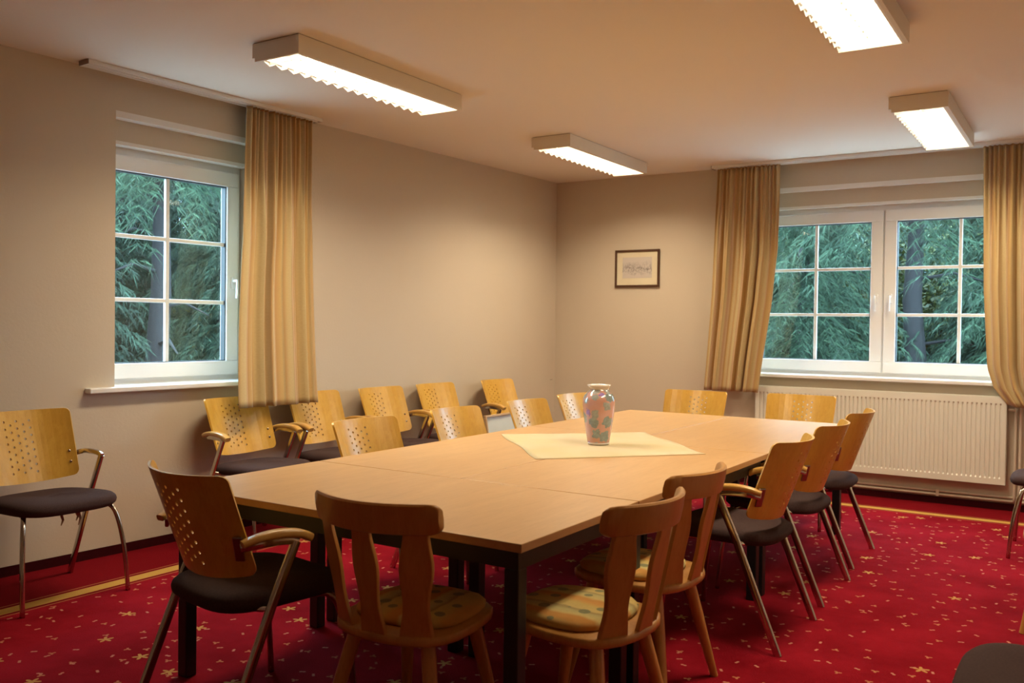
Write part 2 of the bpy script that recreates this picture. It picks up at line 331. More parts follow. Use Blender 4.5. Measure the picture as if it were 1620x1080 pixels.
# ------------------------------------------------------------------ windows (u along wall, +y into the wall)
def window(name, loc, rz, op, sashes, sill, label, hand):
    a, c, z0, z1 = op
    root = empty(name, loc, rz); tag(root, label, 'window', kind='structure')
    # shutter-box face stepped back above the frame, with white undersides
    MB().box(a, c, .10, TL, 2.435, z1).build('shutter_box', 'wall_paint', root)
    MB().box(a, c, .002, .10, z1-.004, z1+.001).build('soffit', 'white_reveal', root)
    MB().box(a, c, -.002, .004, z1-.012, z1+.026).build('soffit_edge', 'white_reveal', root)
    MB().box(a, c, .098, .20, 2.431, 2.436).build('soffit', 'white_reveal', root)
    MB().box(a, c, .096, .102, 2.425, 2.447).build('soffit_edge', 'white_reveal', root)
    MB().box(sill[0], sill[1], -.06, .21, .955, .985).build('window_sill', 'white_plastic', root, bevel=.006)
    u0, u1 = sashes[0][0]-.12, sashes[-1][1]+.12
    fr = MB(); d0, d1 = .215, .29
    fr.box(u0, u1, d0, d1, 2.37, 2.44); fr.box(u0, u1, d0, d1, .98, 1.03); fr.box(u0, u0+.06, d0, d1, 1.03, 2.37); fr.box(u1-.06, u1, d0, d1, 1.03, 2.37)
    if len(sashes) > 1:
        mc = (sashes[0][1]+sashes[1][0])/2; fr.box(mc-.05, mc+.05, d0, d1, 1.03, 2.37)
    fr.build('frame', 'white_plastic', root, bevel=.004)
    for i, (g0, g1, mu) in enumerate(sashes):
        zb, zt, wd = 1.11, 2.292, .092
        s0, s1 = g0-wd, g1+wd
        if len(sashes) > 1:
            if i == 0: s1 = mc-.006
            else: s0 = mc+.006
        b = MB(); e0, e1 = .19, .265
        b.box(s0, s1, e0, e1, zt, zt+.095); b.box(s0, s1, e0, e1, zb-.095, zb); b.box(s0, g0, e0, e1, zb, zt); b.box(g1, s1, e0, e1, zb, zt)
        sa = b.build('sash', 'white_plastic', root, bevel=.005)
        gk = MB(); y0, y1 = .205, .25
        gk.box(g0, g1, y0, y1, zt-.006, zt); gk.box(g0, g1, y0, y1, zb, zb+.005); gk.box(g0, g0+.006, y0, y1, zb, zt); gk.box(g1-.006, g1, y0, y1, zb, zt)
        gk.build('gasket', 'gasket', sa)
        zs = [zb, zb+(zt-zb)/3, zb+2*(zt-zb)/3, zt]; us = [g0, mu, g1]
        for q in range(2):
            for k in range(3):
                MB().box(us[q], us[q+1], .229, .231, zs[k], zs[k+1]).build('pane', 'window_glass', sa)
        for k in (1, 2):
            for q in range(2):
                MB().box(us[q]+(.013 if q else .0), us[q+1]-(.0 if q else .013), .219, .241, zs[k]-.013, zs[k]+.013).build('glazing_bar', 'white_plastic', sa, bevel=.004)
        MB().box(mu-.013, mu+.013, .217, .243, zb, zt).build('glazing_bar', 'white_plastic', sa, bevel=.004)
        hx = hand[i]; hb = MB().box(hx-.014, hx+.014, .178, .191, 1.60, 1.68)
        hd = hb.build('handle', 'white_plastic', sa, bevel=.004)
        MB().sweep(smooth_path([(hx, .182, 1.655), (hx, .150, 1.655), (hx, .140, 1.645), (hx, .140, 1.60), (hx, .143, 1.535)], 4), rrect(.02, .013, .005), (1, 0, 0)).build('grip', 'steel_bracket' if False else 'white_plastic', hd, smooth=True)
    return root
window('window_1', CORN, RZL, OPL, [(-4.67, -3.80, -4.235)], (-4.90, -3.45), 'white single casement window with six panes', [-3.755])
window('window_2', (0, YB, 0), 0, OPB, [(-2.52, -1.60, -2.06), (-1.396, -.44, -.918)], (-2.66, -.30), 'white double casement window above the radiator', [-1.55, -1.44])

# ------------------------------------------------------------------ table group
def table(name, cx, cy, lx, ly, label, legs_in=.03):
    t = empty(name, (cx, cy, 0)); tag(t, label, 'table', 'tables pushed together')
    g = .0025; long_y = ly > lx
    tp = MB().box(-lx/2+g, lx/2-g, -ly/2+g, ly/2-g, .713, .74)
    o = tp.build('table_top', ['beech_laminate', 'beech_edge'], t, bevel=.0025)
    o.data.polygons.foreach_set('material_index', [1, 0, 1, 1, 1, 1])
    b = MB(); i = .028; h0, h1 = .655, .713
    b.box(-lx/2+i, lx/2-i, -ly/2+i, -ly/2+i+.03, h0, h1); b.box(-lx/2+i, lx/2-i, ly/2-i-.03, ly/2-i, h0, h1)
    b.box(-lx/2+i, -lx/2+i+.03, -ly/2+i+.03, ly/2-i-.03, h0, h1); b.box(lx/2-i-.03, lx/2-i, -ly/2+i+.03, ly/2-i-.03, h0, h1)
    b.build('apron_frame', 'black_metal', t)
    for sx_ in (-1, 1):
        for sy_ in (-1, 1):
            x, y = sx_*(lx/2-i-.025), sy_*(ly/2-i-.025)
            MB().box(x-.025, x+.025, y-.025, y+.025, 0.0, h0).build('leg', 'black_metal', t, bevel=.004)
    return t
TX0, TX1, TY0, TY1, TY2, TY2L, TY3 = -2.985, -1.375, 2.20, 3.005, 4.55, 4.865, 6.32
TM = (TX0+TX1)/2
table('meeting_table', TM, (TY0+TY1)/2, TX1-TX0, TY1-TY0, 'beech meeting table set crosswise at the near end of the group')
table('meeting_table', (TX0+TM)/2, (TY1+TY2L)/2, TM-TX0, TY2L-TY1, 'beech meeting table on the window-wall side, next to the crosswise one')
table('meeting_table', (TX1+TM)/2, (TY1+TY2)/2, TX1-TM, TY2-TY1, 'beech meeting table on the open floor side, next to the crosswise one')
table('meeting_table', (TX0+TM)/2, (TY2L+TY3)/2, TM-TX0, TY3-TY2L, 'beech meeting table at the far end, towards the corner of the room')
table('meeting_table', (TX1+TM)/2, (TY2+TY3)/2, TX1-TM, TY3-TY2, 'beech meeting table at the far end, in front of the radiator')

# tablecloth: a square laid cornerwise
cc = [(-2.873, 4.359), (-2.203, 3.655), (-1.619, 4.323), (-2.252, 4.98)]
b = MB(); N = 26; rng = random.Random(3)
top = []
for i in range(N+1):
    for j in range(N+1):
        s_, t_ = i/N, j/N
        x = (1-s_)*(1-t_)*cc[0][0]+s_*(1-t_)*cc[1][0]+s_*t_*cc[2][0]+(1-s_)*t_*cc[3][0]
        y = (1-s_)*(1-t_)*cc[0][1]+s_*(1-t_)*cc[1][1]+s_*t_*cc[2][1]+(1-s_)*t_*cc[3][1]
        e = .006*math.sin(9*s_+3)*(t_ > .99 or t_ < .01)+.004*math.sin(13*t_)*(s_ > .99 or s_ < .01)
        z = .7415+.0012*(1+math.sin(11*s_+2*t_))*(1+math.sin(8*t_+1))*.5
        top.append((x+2.24+e, y-4.33+e, z-.7405))
n1 = N+1
b.v = [(x, y, 0.0002) for x, y, z in top]+[(x, y, z+.0012) for x, y, z in top]
for i in range(N):
    for j in range(N):
        a = i*n1+j; b.f.append((a, a+1, a+n1+1, a+n1)); a += n1*n1; b.f.append((a, a+n1, a+n1+1, a+1))
edge = [i*n1 for i in range(n1)]+[N*n1+j for j in range(1, n1)]+[i*n1+N for i in range(N-1, -1, -1)]+[j for j in range(N-1, 0, -1)]
for k in range(len(edge)):
    a, c_ = edge[k], edge[(k+1) % len(edge)]; b.f.append((a, c_, c_+n1*n1, a+n1*n1))
tag(b.build('tablecloth', 'cream_cloth', smooth=True, loc=(-2.24, 4.33, .7402)), 'small cream square cloth laid cornerwise under the vase', 'tablecloth')

# vase
vr = empty('vase', (-2.219, 4.312, .7445)); tag(vr, 'pink and teal floral porcelain vase on the cream cloth', 'vase')
prof = [(.0, .0), (.054, .0), (.058, .004), (.060, .018), (.067, .06), (.076, .12), (.083, .17), (.087, .21), (.086, .24), (.078, .262), (.064, .277), (.053, .286), (.049, .294)]
MB().lathe([(max(r, .001), z) for r, z in prof], 36, False).build('body', 'vase_glaze', vr, smooth=True)
lip = [(.049, .294), (.050, .300), (.057, .307), (.0625, .313), (.0635, .317), (.061, .319), (.052, .313), (.044, .300), (.044, .284), (.060, .27), (.078, .235), (.07, .1), (.05, .012), (.001, .01)]
MB().lathe(lip, 36, False).build('lip', 'white_glaze', vr, smooth=True)
MB().lathe([(.001, .0005), (.055, .0005), (.0592, .006), (.0602, .012), (.0596, .012)], 36, False).build('foot_ring', 'white_glaze', vr, smooth=True)

# ------------------------------------------------------------------ armchair with perforated plywood back
HW, ZT, ZB = .275, .350, 0.0          # backrest half width, height in its own plane
BACK_O = Vector((0, -.195, .556)); TILT = R(20)
def back_map(s_, t_, off):
    """s_ across in metres, t_ up the board in metres, off towards the front"""
    q = s_/HW
    taper = 1-.05*(1-t_/ZT)
    a = q*R(43)                                  # bend of the board
    rad = HW/R(43)
    x = (rad-off)*math.sin(a)*taper; y = (rad-off)*(1-math.cos(a))+off
    return Vector((BACK_O.x+x, BACK_O.y+y*math.cos(TILT)-t_*math.sin(TILT), BACK_O.z+t_*math.cos(TILT)+y*math.sin(TILT)*.0))
def tlim(s_):
    q = abs(s_)/HW; e = 0
    if q > .90: k = (q-.90)/.10; e = .026*(1-math.sqrt(max(0, 1-k*k)))
    return -.030*(1-q*q)+e*1.2, ZT+.006*q*q-e
def make_back():
    b = MB(); th = .011
    hw_col, pitch, rad, ncol = .0335, .0385, .0066, 5
    hx = ncol*hw_col/2; t0, rows = .006, 8
    def sheet(cells):
        pass
    def quad(s0, s1, ta0, ta1, tb0, tb1):
        # ta at s0, tb at s1
        for off, flip in ((th/2, False), (-th/2, True)):
            q = [back_map(s0, ta0, off), back_map(s1, tb0, off), back_map(s1, tb1, off), back_map(s0, ta1, off)]
            b.add(q, [(0, 1, 2, 3) if flip else (3, 2, 1, 0)])
    def rim(s0, t_0, s1, t_1):
        q = [back_map(s0, t_0, th/2), back_map(s1, t_1, th/2), back_map(s1, t_1, -th/2), back_map(s0, t_0, -th/2)]
        b.add(q, [(0, 1, 2, 3)])
    # plain side columns
    edges = [-1, -.995, -.98, -.95, -.90, -.8, -.65, -.5, -.40]
    ss = [e*HW for e in edges]+[-hx]
    for sgn in (-1, 1):
        for i in range(len(ss)-1):
            s0, s1 = ss[i], ss[i+1]
            a0, a1 = tlim(s0); c0, c1 = tlim(s1)
            if sgn > 0: quad(-s1, -s0, c0, c1, a0, a1)
            else: quad(s0, s1, a0, a1, c0, c1)
            rim(sgn*s0*-1 if sgn > 0 else s0, a1, -s1 if sgn > 0 else s1, c1); rim(-s0 if sgn > 0 else s0, a0, -s1 if sgn > 0 else s1, c0)
        rim(sgn*HW, tlim(HW)[0], sgn*HW, tlim(HW)[1])
    for ci in range(ncol):
        s0 = -hx+ci*hw_col; s1 = s0+hw_col; sm = (s0+s1)/2
        a0, a1 = tlim(s0); c0, c1 = tlim(s1)
        off0 = t0+(pitch/2 if ci % 2 else 0); nr = rows-(1 if ci % 2 else 0)
        lo, hi = off0, off0+nr*pitch
        quad(s0, s1, a0, lo, c0, lo); quad(s0, s1, hi, a1, hi, c1); rim(s0, a0, s1, c0); rim(s0, a1, s1, c1)
        for r_ in range(nr):
            u0, u1 = lo+r_*pitch, lo+(r_+1)*pitch; um = (u0+u1)/2
            outer = [(s1, um), (s1, u1), (sm, u1), (s0, u1), (s0, um), (s0, u0), (sm, u0), (s1, u0)]
            inner = [(sm+rad*math.cos(R(45*k)), um+rad*math.sin(R(45*k))) for k in range(8)]
            for off, flip in ((th/2, False), (-th/2, True)):
                vv = [back_map(x, t, off) for x, t in outer]+[back_map(x, t, off) for x, t in inner]
                ff = [(k, (k+1) % 8, 8+(k+1) % 8, 8+k) for k in range(8)]
                b.add(vv, ff if flip else [tuple(reversed(f)) for f in ff])
            vv = [back_map(x, t, th/2) for x, t in inner]+[back_map(x, t, -th/2) for x, t in inner]
            b.add(vv, [(k, (k+1) % 8, 8+(k+1) % 8, 8+k) for k in range(8)])
    return b
def seat_mb():
    b = MB(); n = 40; rings = []
    def outline(k, inset, z, puff=0):
        out = []
        for j in range(n):
            a = 2*math.pi*j/n; ca, sa = math.cos(a), math.sin(a)
            e = 2/3.6
            x = math.copysign(abs(ca)**e, ca); y = math.copysign(abs(sa)**e, sa)
            wx = .258+.016*y; out.append((x*(wx-inset), .032+y*(.250-inset), .022+z+(.010*(y) if True else 0)-.014*max(0, y)**3*1.0))
        return out
    for inset, z in ((.05, .412), (.015, .416), (.003, .428), (.0, .442), (.004, .456), (.016, .467), (.045, .474), (.10, .476), (.17, .473), (.215, .472)):
        rings.append(outline(0, inset, z))
    return b.rings(rings, True)
def make_armchair(arms=('wood', 'wood'), torn=False):
    t = empty('armchair')
    seat_mb().build('seat', 'seat_fabric', t, smooth=True)
    make_back().build('backrest', 'beech_ply', t, auto=35)
    tube = rrect(.034, .020, .009, 3)
    for sgn, arm in zip((-1, 1), arms):
        # rear leg: from the front of the arm down and back to the floor
        leg = MB().sweep([(sgn*.290, .004, .656), (sgn*.290, -.006, .634), (sgn*.289, -.085, .46), (sgn*.286, -.262, .022), (sgn*.286, -.270, .0)], tube, (sgn, 0, 0))
        leg.build('leg', 'chrome', t, auto=50)
        # front leg: bowed out from under the seat
        MB().sweep(smooth_path([(sgn*.190, .12, .432), (sgn*.222, .188, .428), (sgn*.243, .222, .36), (sgn*.262, .252, .20), (sgn*.270, .270, .0)], 5), circ(.0115, 10), (sgn, 0, 0)).build('leg', 'chrome', t, smooth=True)
        # flat steel arm reaching back to the board
        pe = back_map(sgn*(HW-.012), .105, -.008)
        br = MB().sweep(smooth_path([(sgn*.290, .010, .652), (sgn*.290, -.03, .665), (sgn*.286, -.12, .668), (sgn*.272, pe.y-.004, .662), (sgn*.250, pe.y-.020, .656)], 4), rrect(.014, .030, .004, 2) if arm == 'wood' else rrect(.020, .026, .005, 2), (0, 0, 1))
        bo = br.build('arm_bar', 'chrome', t, auto=45)
        pl = MB().box(-.017, .017, -.004, .004, -.045, .045).build('back_bracket', 'steel_bracket', t, bevel=.004)
        pl.location = back_map(sgn*(HW-.035), .095, -.011); pl.rotation_euler = (TILT, 0, sgn*R(37)); pm = Matrix.LocRotScale(pl.location, pl.rotation_euler, None).inverted()
        for dz in (-.028, .028):
            s1 = MB().lathe([(.001, -.0085), (.006, -.0075), (.007, -.0055), (.007, .004), (.001, .004)], 10, True)
            so = s1.build('screw', 'chrome', t, smooth=True)
            so.location = back_map(sgn*(HW-.035), .095+dz, .006); so.rotation_euler = (R(90)+0*TILT, 0, 0); so.rotation_euler = (R(90), 0, sgn*R(37)+math.pi); so.parent = pl; so.matrix_basis = pm @ Matrix.LocRotScale(so.location, so.rotation_euler, None)
        if arm == 'wood':
            ar = MB().sweep(smooth_path([(sgn*.276, -.185, .672), (sgn*.287, -.13, .687), (sgn*.294, -.06, .691), (sgn*.296, .010, .682), (sgn*.294, .052, .663)], 5), rrect(.046, .028, .010, 3), (0, 0, 1), scales=[.78+.22*min(1, i/9) for i in range(21)])
            ar.build('armrest', 'arm_wood', t, auto=50)
    for y in (-.095, .12):
        xx = .285 if y < 0 else .20
        MB().sweep([(-xx, y, .432 if y > 0 else .45), (-.17, y, .427), (.17, y, .427), (xx, y, .432 if y > 0 else .45)], circ(.009, 8), (0, 1, 0)).build('seat_support', 'chrome', t, smooth=True)
    if torn:
        for x, y, ln in ((-.05, .20, .075), (-.035, .205, .05), (.045, .21, .06)):
            MB().sweep([(x, y, .434), (x+.006, y+.004, .42), (x-.004, y, .434-ln*.6), (x+.008, y+.003, .434-ln)], rrect(.016, .002, .0008, 1), (0, 1, 0), scales=[1, .9, .8, .35]).build('torn_lining', 'torn_lining', t)
    return t
protos = {}
def armchair(x, y, rz, label, group, kind='ww', zs=1.0):
    if kind not in protos:
        protos[kind] = o = {'ww': lambda: make_armchair(), 'ss': lambda: make_armchair(('steel', 'steel'), True), 'sw': lambda: make_armchair(('steel', 'wood'))}[kind]()
    else: o = copy_tree(protos[kind])
    o.location = (x, y, 0); o.rotation_euler.z = R(rz); o.scale.z = zs; tag(o, label, 'chair', group); return o
GW, GT = 'padded armchairs along the window wall', 'padded armchairs drawn up to the tables'
armchair(-4.385, 2.53, -90, 'padded chair with bare steel arms, torn underneath, by the wall left of the window sill', GW, 'ss', 1.015)
armchair(-4.42, 3.93, -90, 'wooden-armed padded chair against the wall, directly under the window sill and curtain', GW)
armchair(-4.41, 4.61, -90, 'wooden-armed padded chair against the wall, second to the right of the sill', GW)
armchair(-4.36, 5.27, -90, 'wooden-armed padded chair in the wall row, third to the right of the sill', GW)
armchair(-4.34, 5.925, -90, 'padded wall-row chair lacking one wooden armrest, behind the leaning picture', GW, 'sw')
armchair(-4.27, 6.74, -90, 'wooden-armed padded chair at the corner end of the wall row', GW)
armchair(-3.03, 3.62, -90, 'padded chair on the window-wall side of the tables, nearest of that row', GT, zs=.972)
armchair(-3.05, 4.46, -90, 'padded chair on the window-wall side of the tables, second in that row', GT, zs=.972)
armchair(-3.03, 5.26, -90, 'padded chair on the window-wall side of the tables, third, right of the leaning picture', GT, zs=.972)
armchair(-3.06, 5.98, -90, 'padded chair on the window-wall side of the tables, partly hidden behind the vase', GT, zs=.972)
armchair(-2.58, 6.42, 180, 'padded chair at the far table end, beside the left edge of the radiator', GT)
armchair(-1.81, 6.55, 180, 'padded chair at the far table end, in front of the radiator', GT)
armchair(-1.355, 4.06, 90, 'padded chair on the open side of the tables, nearest, beside the plain wooden chairs', GT)
armchair(-1.375, 4.86, 90, 'padded chair on the open side of the tables, middle of its three', GT)
armchair(-1.41, 5.69, 90, 'padded chair on the open side of the tables, farthest, seen against the radiator', GT)
armchair(-2.475, 2.15, -10, 'padded chair with its perforated back to the viewer, at the near table end', GT)
armchair(-0.14, 6.50, 90, 'padded chair by the right wall near the radiator, mostly cut off', 'padded armchairs along the right wall')
armchair(-0.01, 2.66, 90, 'padded chair whose dark seat pokes in at the bottom right corner', 'padded armchairs along the right wall')

# ------------------------------------------------------------------ wooden chair with three wavy splats
def make_wood_chair():
    t = empty('wooden_chair')
    out = [(0, -.232), (.06, -.228), (.12, -.215), (.17, -.19), (.205, -.15), (.220, -.09), (.223, -.02), (.217, .06), (.203, .13), (.178, .185), (.14, .215), (.07, .228)]
    out = out+[(0, .230)]+[(-x, y) for x, y in reversed(out[1:])]
    def ring(k, z, dz=0): return [(x*k, y*k, z) for x, y in out]
    MB().rings([ring(.97, .425), ring(.995, .430), ring(1.0, .440), ring(.995, .452), ring(.975, .457)]).build('seat', 'chair_wood', t, auto=50)
    cu = [(x*.86, .030+y*.80) for x, y in out]
    def cr_(k, z): return [(x*k, .03+(y-.03)*k, z) for x, y in cu]
    MB().rings([cr_(.96, .457), cr_(1.0, .465), cr_(1.0, .476), cr_(.95, .487), cr_(.82, .493), cr_(.5, .496), cr_(.1, .497)]).build('cushion', 'cushion_cloth', t, smooth=True)
    # back: rake from seat rear to rail
    def bp(x, z, off=0):   # point of the back surface
        k = (z-.45)/.43
        return Vector((x*(1+.06*k), -.222-.085*k+1.75*x*x+off, z))
    rail = MB(); rr = []; n = 30
    for i in range(n+1):
        x = .222*math.sin(math.pi*(i/n-.5)); q = abs(x)/.222; e = max(0, (q-.88)/.12); cut = .018*(1-math.sqrt(max(0, 1-e*e)))
        z0, z1 = .785+cut*1.2, .882-cut
        pts = []
        for (o_, z) in ((-.013, z0+.004), (-.014, (z0+z1)/2), (-.011, z1-.006), (-.004, z1), (.005, z1), (.012, z1-.006), (.014, (z0+z1)/2), (.012, z0+.004), (.006, z0), (-.006, z0)):
            pts.append(bp(x, z, o_))
        rr.append(pts)
    rail.rings(rr).build('top_rail', 'chair_wood', t, auto=45)
    for c0, lean in ((-.135, -.026), (0, 0), (.135, .026)):
        rr = []
        for i in range(15):
            k = i/14; z = .450+.345*k
            hw_ = .040-.004*k+.0055*math.cos(k*2*math.pi*1.45+.3)*(1 if k < .97 else 1)
            cx = c0+lean*k
            rr.append([bp(cx-hw_, z, -.008), bp(cx+hw_, z, -.008), bp(cx+hw_, z, .008), bp(cx-hw_, z, .008)])
        MB().rings(rr).build('splat', 'chair_wood', t, bevel=.003)
    for sx_ in (-1, 1):
        for (x0, y0, x1, y1) in ((.135, -.13, .228, -.215), (.13, .13, .195, .215)):
            a, c_ = Vector((sx_*x0, y0, .43)), Vector((sx_*x1, y1, 0))
            MB().sweep([a.lerp(c_, k) for k in (0, .15, .4, .7, 1)], circ(1, 12), (0, 1, 0), scales=[.0225, .0235, .0225, .0185, .0145]).build('leg', 'chair_wood', t, auto=40)
    return t
wc = make_wood_chair()
GC = 'wooden splat-back chairs with cushions'
def wchair(o, x, y, rz, label, group=GC):
    o.location = (x, y, 0); o.rotation_euler.z = R(rz); o.scale.z = .966; tag(o, label, 'chair', group)
wchair(wc, -1.825, 2.285, 3, 'wooden splat-back chair turned away from the viewer, at the near table end')
wchair(copy_tree(wc), -1.375, 2.585, 86, 'wooden splat-back chair with a patterned cushion, at the near right table corner')
wchair(copy_tree(wc), -1.455, 3.20, 88, 'wooden splat-back chair behind the corner one, on the open side of the tables')
wchair(copy_tree(wc), -0.03, 4.90, 90, 'wooden chair by the right wall, only its legs in view', GC)

# ------------------------------------------------------------------ ceiling lamps
def make_lamp():
    t = empty('ceiling_lamp'); wx, ly, zb, zt = .168, .69, -.098, -.004
    b = MB()
    b.box(-wx, -wx+.018, -ly, ly, zb+.020, zt); b.box(wx-.018, wx, -ly, ly, zb, zt); b.box(-wx+.018, wx-.018, -ly, -ly+.014, zb, zt); b.box(-wx+.018, wx-.018, ly-.014, ly, zb, zt)
    b.box(-wx+.018, wx-.018, -ly+.014, ly-.014, zt-.012, zt)
    b.build('housing', 'lamp_housing', t)
    MB().box(-wx+.006, wx-.006, -ly+.006, ly-.006, zt, .0).build('mounting_plate', 'steel_bracket', t)
    iw, il = wx-.018, ly-.014
    for c0 in (-iw/2, iw/2):
        MB().sweep([(c0, -il+.03, zb+.058), (c0, il-.03, zb+.058)], circ(.013, 12), (0, 0, 1)).build('tube', 'lamp_tube', t, smooth=True)
        # W-shaped cross blades of the louvre
        nb = 16
        for k in range(1, nb):
            y = -il+2*il*k/nb
            bl = MB(); rr = []
            for (z, hwid) in ((zb+.006, .0020), (zb+.034, .012)):
                rr.append([(c0-iw/2+.004, y-hwid/2, z), (c0+iw/2-.004, y-hwid/2, z), (c0+iw/2-.004, y+hwid/2, z), (c0-iw/2+.004, y+hwid/2, z)])
            bl.rings(rr).build('louvre_blade', 'lamp_louvre', t)
    MB().box(-.006, .006, -il, il, zb+.034, zb+.05).build('louvre_spine', 'lamp_louvre', t)
    for k in range(16):                 # saw-toothed edge of the louvre on the open side
        y0, y1 = -il+2*il*k/16, -il+2*il*(k+1)/16
        MB().rings([[(x, y0, zb+.001), (x, (y0+y1)/2, zb+.019), (x, y1, zb+.001), (x, y1, zb+.030), (x, y0, zb+.030)] for x in (-iw-.002, -iw+.002)]).build('louvre_tooth', 'lamp_louvre', t)
    for sx_ in (-1, 1):
        rr = [[(sx_*iw, y, zb+(.022 if sx_ < 0 else .003)), (sx_*(iw-.012), y, zb+(.022 if sx_ < 0 else .003)), (sx_*(iw-.030), y, zb+.080), (sx_*iw, y, zb+.082)] for y in (-il, il)]
        MB().rings(rr).build('reflector', 'lamp_louvre', t)
        L = bpy.data.lights.new('strip_light', 'AREA'); L.shape = 'RECTANGLE'; L.size = .135; L.size_y = 1.33; L.energy = LAMP_W/2; L.color = LAMP_COL; L.spread = R(146)
        lo = bpy.data.objects.new('strip_light', L); COL.objects.link(lo); lo.parent = t; lo.location = (sx_*.075, 0, -.100)
    return t
lamp0 = make_lamp()
def lamp(o, x, y, label):
    o.location = (x, y, H); tag(o, label, 'ceiling lamp', 'louvred strip lamps on the ceiling')
extra = [copy_tree(lamp0) for _ in range(3)]
lamp(lamp0, -3.52, 3.90, 'louvred strip lamp on the ceiling nearest the left window curtain')
lamp(extra[0], -3.475, 6.59, 'louvred strip lamp on the ceiling near the corner above the wall picture')
lamp(extra[1], -0.92, 3.88, 'louvred strip lamp cut off by the top edge of the view')
lamp(extra[2], -0.925, 6.65, 'louvred strip lamp on the ceiling in front of the double window')

# ------------------------------------------------------------------ curtain rails and curtains
def rail(u0, u1, o0, o1, loc, rz, label):
    t = empty('curtain_rail', loc, rz); tag(t, label, 'curtain rail', 'white ceiling curtain rails')
    b = MB(); b.box(u0, u1, -o1, -o0, H-.010, H-.0005)
    for k in range(3):
        c0 = o0+(o1-o0)*(k+.0)/2; b.box(u0, u1, -c0-.004, -c0+.004, H-.026, H-.010)
    b.build('track', 'white_reveal', t)
    MB().box(u0-.004, u0, -o1-.004, -o0+.004, H-.027, H-.001).build('end_cap', 'steel_bracket', t); MB().box(u1, u1+.004, -o1-.004, -o0+.004, H-.027, H-.001).build('end_cap', 'white_reveal', t)
rail(-4.97, -3.27, .06, .15, CORN, RZL, 'white triple-track curtain rail above the single window')
rail(-2.88, .12, .09, .19, (0, YB, 0), 0, 'white triple-track curtain rail above the double window')
def interp(tab, z):
    tab = sorted(tab)
    return float(np.interp(z, [a for a, _ in tab], [b_ for _, b_ in tab]))
def curtain(loc, rz, left, right, zt, zb, base, amp, f1, f2, seed, label, lift=0.0, drape=0.0):
    rg = random.Random(seed); ph = [rg.uniform(0, 6.28) for _ in range(6)]
    NU, NZ = 170, 44; t = empty('curtain', loc, rz); tag(t, label, 'curtain', 'striped gold curtains')
    b = MB(); uv = []
    for i in range(NZ+1):
        k = i/NZ                        # 0 top, 1 bottom
        for j in range(NU+1):
            s_ = j/NU
            z = zt-(zt-zb)*k
            if lift: z += lift*k**3*(1-s_)**2
            sm = min(1, max(0, (k-.03)/.5)); sm = sm*sm*(3-2*sm)
            wt = math.sin(2*math.pi*f1*s_+ph[0]+1.3*math.sin(2*math.pi*2.6*s_+ph[1]))
            wb = math.sin(2*math.pi*f2*s_+ph[2]+1.6*math.sin(2*math.pi*1.7*s_+ph[3])+.25*k)
            wb = math.copysign(abs(wb)**.7, wb)*(.72+.38*math.sin(2*math.pi*2.3*s_+ph[4]))
            y = base+drape*max(0, (k-.45)/.55)**1.5+amp*(.45*(1-sm)*wt+(.25*(1-sm)+1.0*sm)*wb)+.004*math.sin(9*k+5*s_+ph[4])
            ul, ur = interp(left, z), interp(right, z)
            ss_ = s_+.010*math.sin(2*math.pi*f2*s_*2+ph[5])*sm
            b.v.append((ul+(ur-ul)*ss_, -y, z)); uv.append((s_*1.5, z))
    n1 = NU+1
    for i in range(NZ):
        for j in range(NU):
            a = i*n1+j; b.f.append((a, a+n1, a+n1+1, a+1))
    o = b.build('cloth', 'curtain_cloth', t, smooth=True)
    ul_ = o.data.uv_layers.new(name='UVMap'); li = np.zeros(len(o.data.loops), dtype=np.int32); o.data.loops.foreach_get('vertex_index', li)
    ul_.data.foreach_set('uv', np.array(uv, dtype=np.float32)[li].ravel())
    sd = o.modifiers.new('thickness', 'SOLIDIFY'); sd.thickness = .002; sd.offset = 0
    hb = MB(); rr = []
    for j in range(0, NU+1):             # gathering tape along the top
        x, y, z = b.v[j]; rr.append([(x, y-.004, z-.001), (x, y+.004, z-.001), (x, y+.004, z+.012), (x, y-.004, z+.012)])
    hb.rings(rr).build('header_tape', 'curtain_cloth', t, smooth=True)
    return t
curtain(CORN, RZL, [(2.79, -3.885), (1.9, -3.905), (.82, -4.015)], [(2.79, -3.335), (1.9, -3.315), (.82, -3.355)], H-.041, .825, .112, .036, 15, 5.2, 11, 'striped gold curtain drawn aside at the single window on the left wall', drape=.115)
curtain((0, YB, 0), 0, [(2.79, -2.835), (1.7, -2.875), (.82, -2.935)], [(2.79, -2.285), (2.05, -2.285), (1.6, -2.325), (1.1, -2.40), (.82, -2.435)], H-.041, .82, .150, .034, 15, 5.5, 5, 'striped gold curtain at the double window, on the side of the wall picture')
curtain((0, YB, 0), 0, [(2.79, -.735), (1.7, -.71), (1.1, -.675), (.95, -.63), (.80, -.52)], [(2.79, -.16), (.8, -.20)], H-.041, .79, .150, .036, 15, 4.6, 21, 'striped gold curtain at the double window, cut by the right edge', lift=.03)

